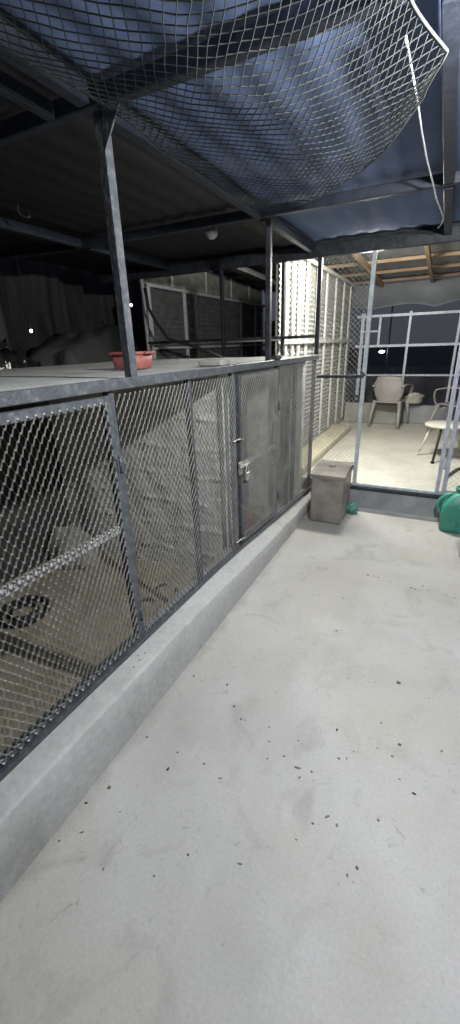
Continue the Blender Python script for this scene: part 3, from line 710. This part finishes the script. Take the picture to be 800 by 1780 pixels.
# pebbles and grit
px = [(190,1369,7),(150,1396,5),(142,1447,5),(103,1462,4),(180,1511,4),(268,1523,4),(292,1337,6),(209,1411,3),(238,1365,2),(256,1281,5),(309,1308,4),(355,1328,4),(383,1353,5),(327,1486,5),
 (404,1107,3),(441,1145,3),(585,1097,5),(480,1204,4),(693,1187,9),(652,1186,3),(407,1228,6),(419,1250,4),(426,1252,4),(468,1264,4),(468,1289,4),(519,1288,4),(586,1269,6),(663,1257,5),(695,1295,7),(656,1301,4),(615,1307,4),(589,1319,5),(603,1319,5),(682,1315,5),(768,1306,5),(465,1319,4),(494,1315,4),(518,1335,9),(542,1342,5),(521,1352,5),(695,1355,4),(720,1380,6),(569,1420,7),(544,1432,5),(586,1435,6),(658,1426,5),(515,1460,3),(417,1502,6),(621,1509,6),(604,1522,5),(596,1040,4),(640,1000,4),(650,1002,3),(658,1004,3),(715,1022,5),(722,1024,4),(735,1019,3),(520,1029,3),(525,997,3),(556,987,3),(568,990,3),(488,1042,3),(745,1026,3),(680,1012,3),(775,1034,3),(790,1040,3),(337,1175,4),(313,1208,3),(395,1190,5),(243,1147,4),(233,1160,4),(252,1135,3),(240,1140,3)]
pbm = []
for k in range(5):
    mb = MB()
    def fn(a, b, k=k):
        th, ph = 2 * pi * a, pi * b - pi / 2
        d = Vector((cos(th) * cos(ph), sin(th) * cos(ph), sin(ph))); kk = 1 + .45 * n3(d, 1.6, 40 + k * 3)
        return Vector((d.x * (1 + .3 * (k % 3)), d.y * (1 - .22 * (k % 3)), d.z * .4)) * kk
    mb.grid(fn, 10, 6); o = mb.build('pebble', M[('stone', 'leafdry', 'stone_pale', 'stone', 'stone_pale')[k]]); pbm.append(o)
used = set()
for i, (u, v, s) in enumerate(px):
    onk = v < 1170 and u < 260
    p = at(u, v, 2, .265 if onk else 0.0)
    dist = (p - Vector((0, 0, CAMH))).length
    r = s * .5 * dist / FPX * .7
    k = i % 5
    o = pbm[k] if k not in used else pbm[k].copy()
    if k in used: COL.objects.link(o)
    used.add(k)
    o.location = (p.x, p.y, p.z + r * .15); o.scale = (r, r, r); o.rotation_euler = (0, 0, random.uniform(0, 6.28))
    tag(o, 'small dark pebble on the pale concrete kerb top' if onk else 'small dark pebble lying loose on the pale concrete floor', 'pebble', 'dark pebbles on the kerb' if onk else 'dark pebbles on the courtyard floor')

# ================================================================== DARK LEFT SIDE AND THE NIGHT BEYOND
def curtain(a, b):
    y = -1.0 + 11.0 * a
    return (-4.45 + .16 * sin(y * 6.3 + 1.6 * sin(y * 1.9)) + .05 * sin(y * 17 + 2 * sin(y * 3.1)) + .06 * n3((0, y, b), 3) , y, .0 + 2.95 * b)
tag(MB().grid(curtain, 280, 12).build('tarp_curtain', M['drape'], loc=(-4.45, 2, 0), solid=.004), 'hanging dark folded tarpaulin curtain behind the kennel roof at the left', 'curtain')
lump('covered_heap', (-3.45, 3.6, .9), (.33, 1.2, .92), 'night_cloth', 'long black covered heap beyond the kennel roof slab', 'heap', 51, .22)
lump('plastic_bags', (-3.3, 2.28, 1.2), (.22, .42, .45), 'foil', 'glinting black plastic bags heaped behind the slab at the far left', 'bags', 53, .45, True, None, 44, 5)
lump('round_bundle', (-3.25, 3.05, 1.3), (.12, .13, .3), 'cloth_grey', 'dull grey rounded bundle behind the slab left of the red tub', 'bundle', 54, .12)
tag(MB().box((-3.6, 1.6, -.3), (-3.05, 5.0, .9)).build('storage_bench', M['night_cloth'], loc=(-3.3, 3, -.3), bevel=.02), 'black bench behind the kennel carrying the dark heaps', 'bench')
for nm, (u, v), yy, lab in (('hanging_lamp', (54, 575), 2.75, 'tiny lit lamp hanging low before the dark curtain at the left'), ('hanging_lamp', (228, 530), 3.9, 'tiny lit lamp seen right beside the near roof post')):
    p = at(u, v, 1, yy); t = thing(nm, p, lab, 'lamp', 'tiny far lamps at the left')
    MB().lathe([(0, -.014), (.010, -.010), (.013, 0), (.010, .010), (0, .014)], 10, p).build('bulb', M['far_light'], t)
    MB().tube([(p.x, p.y, p.z + .012), (p.x, p.y, 2.42)], .003, 5).build('flex', M['black'], t)
sp = at(664, 611, 1, 24)
sl_ = thing('street_lamp', (sp.x + .3, 24, -.3), 'distant lit street lamp on a thin pole beyond the bar grid', 'street lamp')
MB().tube([(sp.x + .3, 24, -.3), (sp.x + .3, 24, sp.z + 2.4)], .05, 8).build('pole', M['lav_steel'], sl_)
MB().tube([(sp.x + .3, 24, sp.z + .05), (sp.x - .12, 23.95, sp.z + .06)], .03, 6).build('bracket', M['lav_steel'], sl_)
MB().lathe([(0, -.09), (.08, -.05), (.1, 0), (.06, .05), (0, .07)], 14, (sp.x, 23.95, sp.z), 1.5, .9).build('lantern', M['far_light'], sl_)
tag(MB().box((-8, 13.0, -.3), (8, 13.2, .72)).build('parapet_wall', M['parapet'], loc=(0, 13, -.3)), 'long pale parapet wall just beyond the enclosure grid', 'wall')
tag(MB().box((-20, 26.0, -.3), (20, 26.3, .2)).build('boundary_wall', M['parapet'], loc=(0, 26, -.3)), 'far low boundary wall under the night sky', 'wall')

# ================================================================== WORLD AND RENDER
w = bpy.data.worlds.new('World'); scn.world = w; w.use_nodes = True
nt = w.node_tree; bg = nt.nodes['Background']
tc = nt.nodes.new('ShaderNodeTexCoord'); sx_ = nt.nodes.new('ShaderNodeSeparateXYZ'); nt.links.new(tc.outputs['Generated'], sx_.inputs[0])
rp = ramp(nt, sx_.outputs['Z'], [(0.0, (.032, .035, .042)), (.12, (.035, .040, .054)), (.6, (.024, .027, .042))])
nt.links.new(rp.outputs[0], bg.inputs['Color']); bg.inputs['Strength'].default_value = 1.6
scn.view_settings.view_transform = 'Standard'; scn.view_settings.look = 'None'
scn.view_settings.exposure = 0; scn.view_settings.gamma = 1; scn.view_settings.use_curve_mapping = False
scn.render.engine = 'CYCLES'
scn.cycles.use_denoising = True
scn.cycles.max_bounces = 8; scn.cycles.diffuse_bounces = 5
scn.cycles.caustics_reflective = False; scn.cycles.caustics_refractive = False
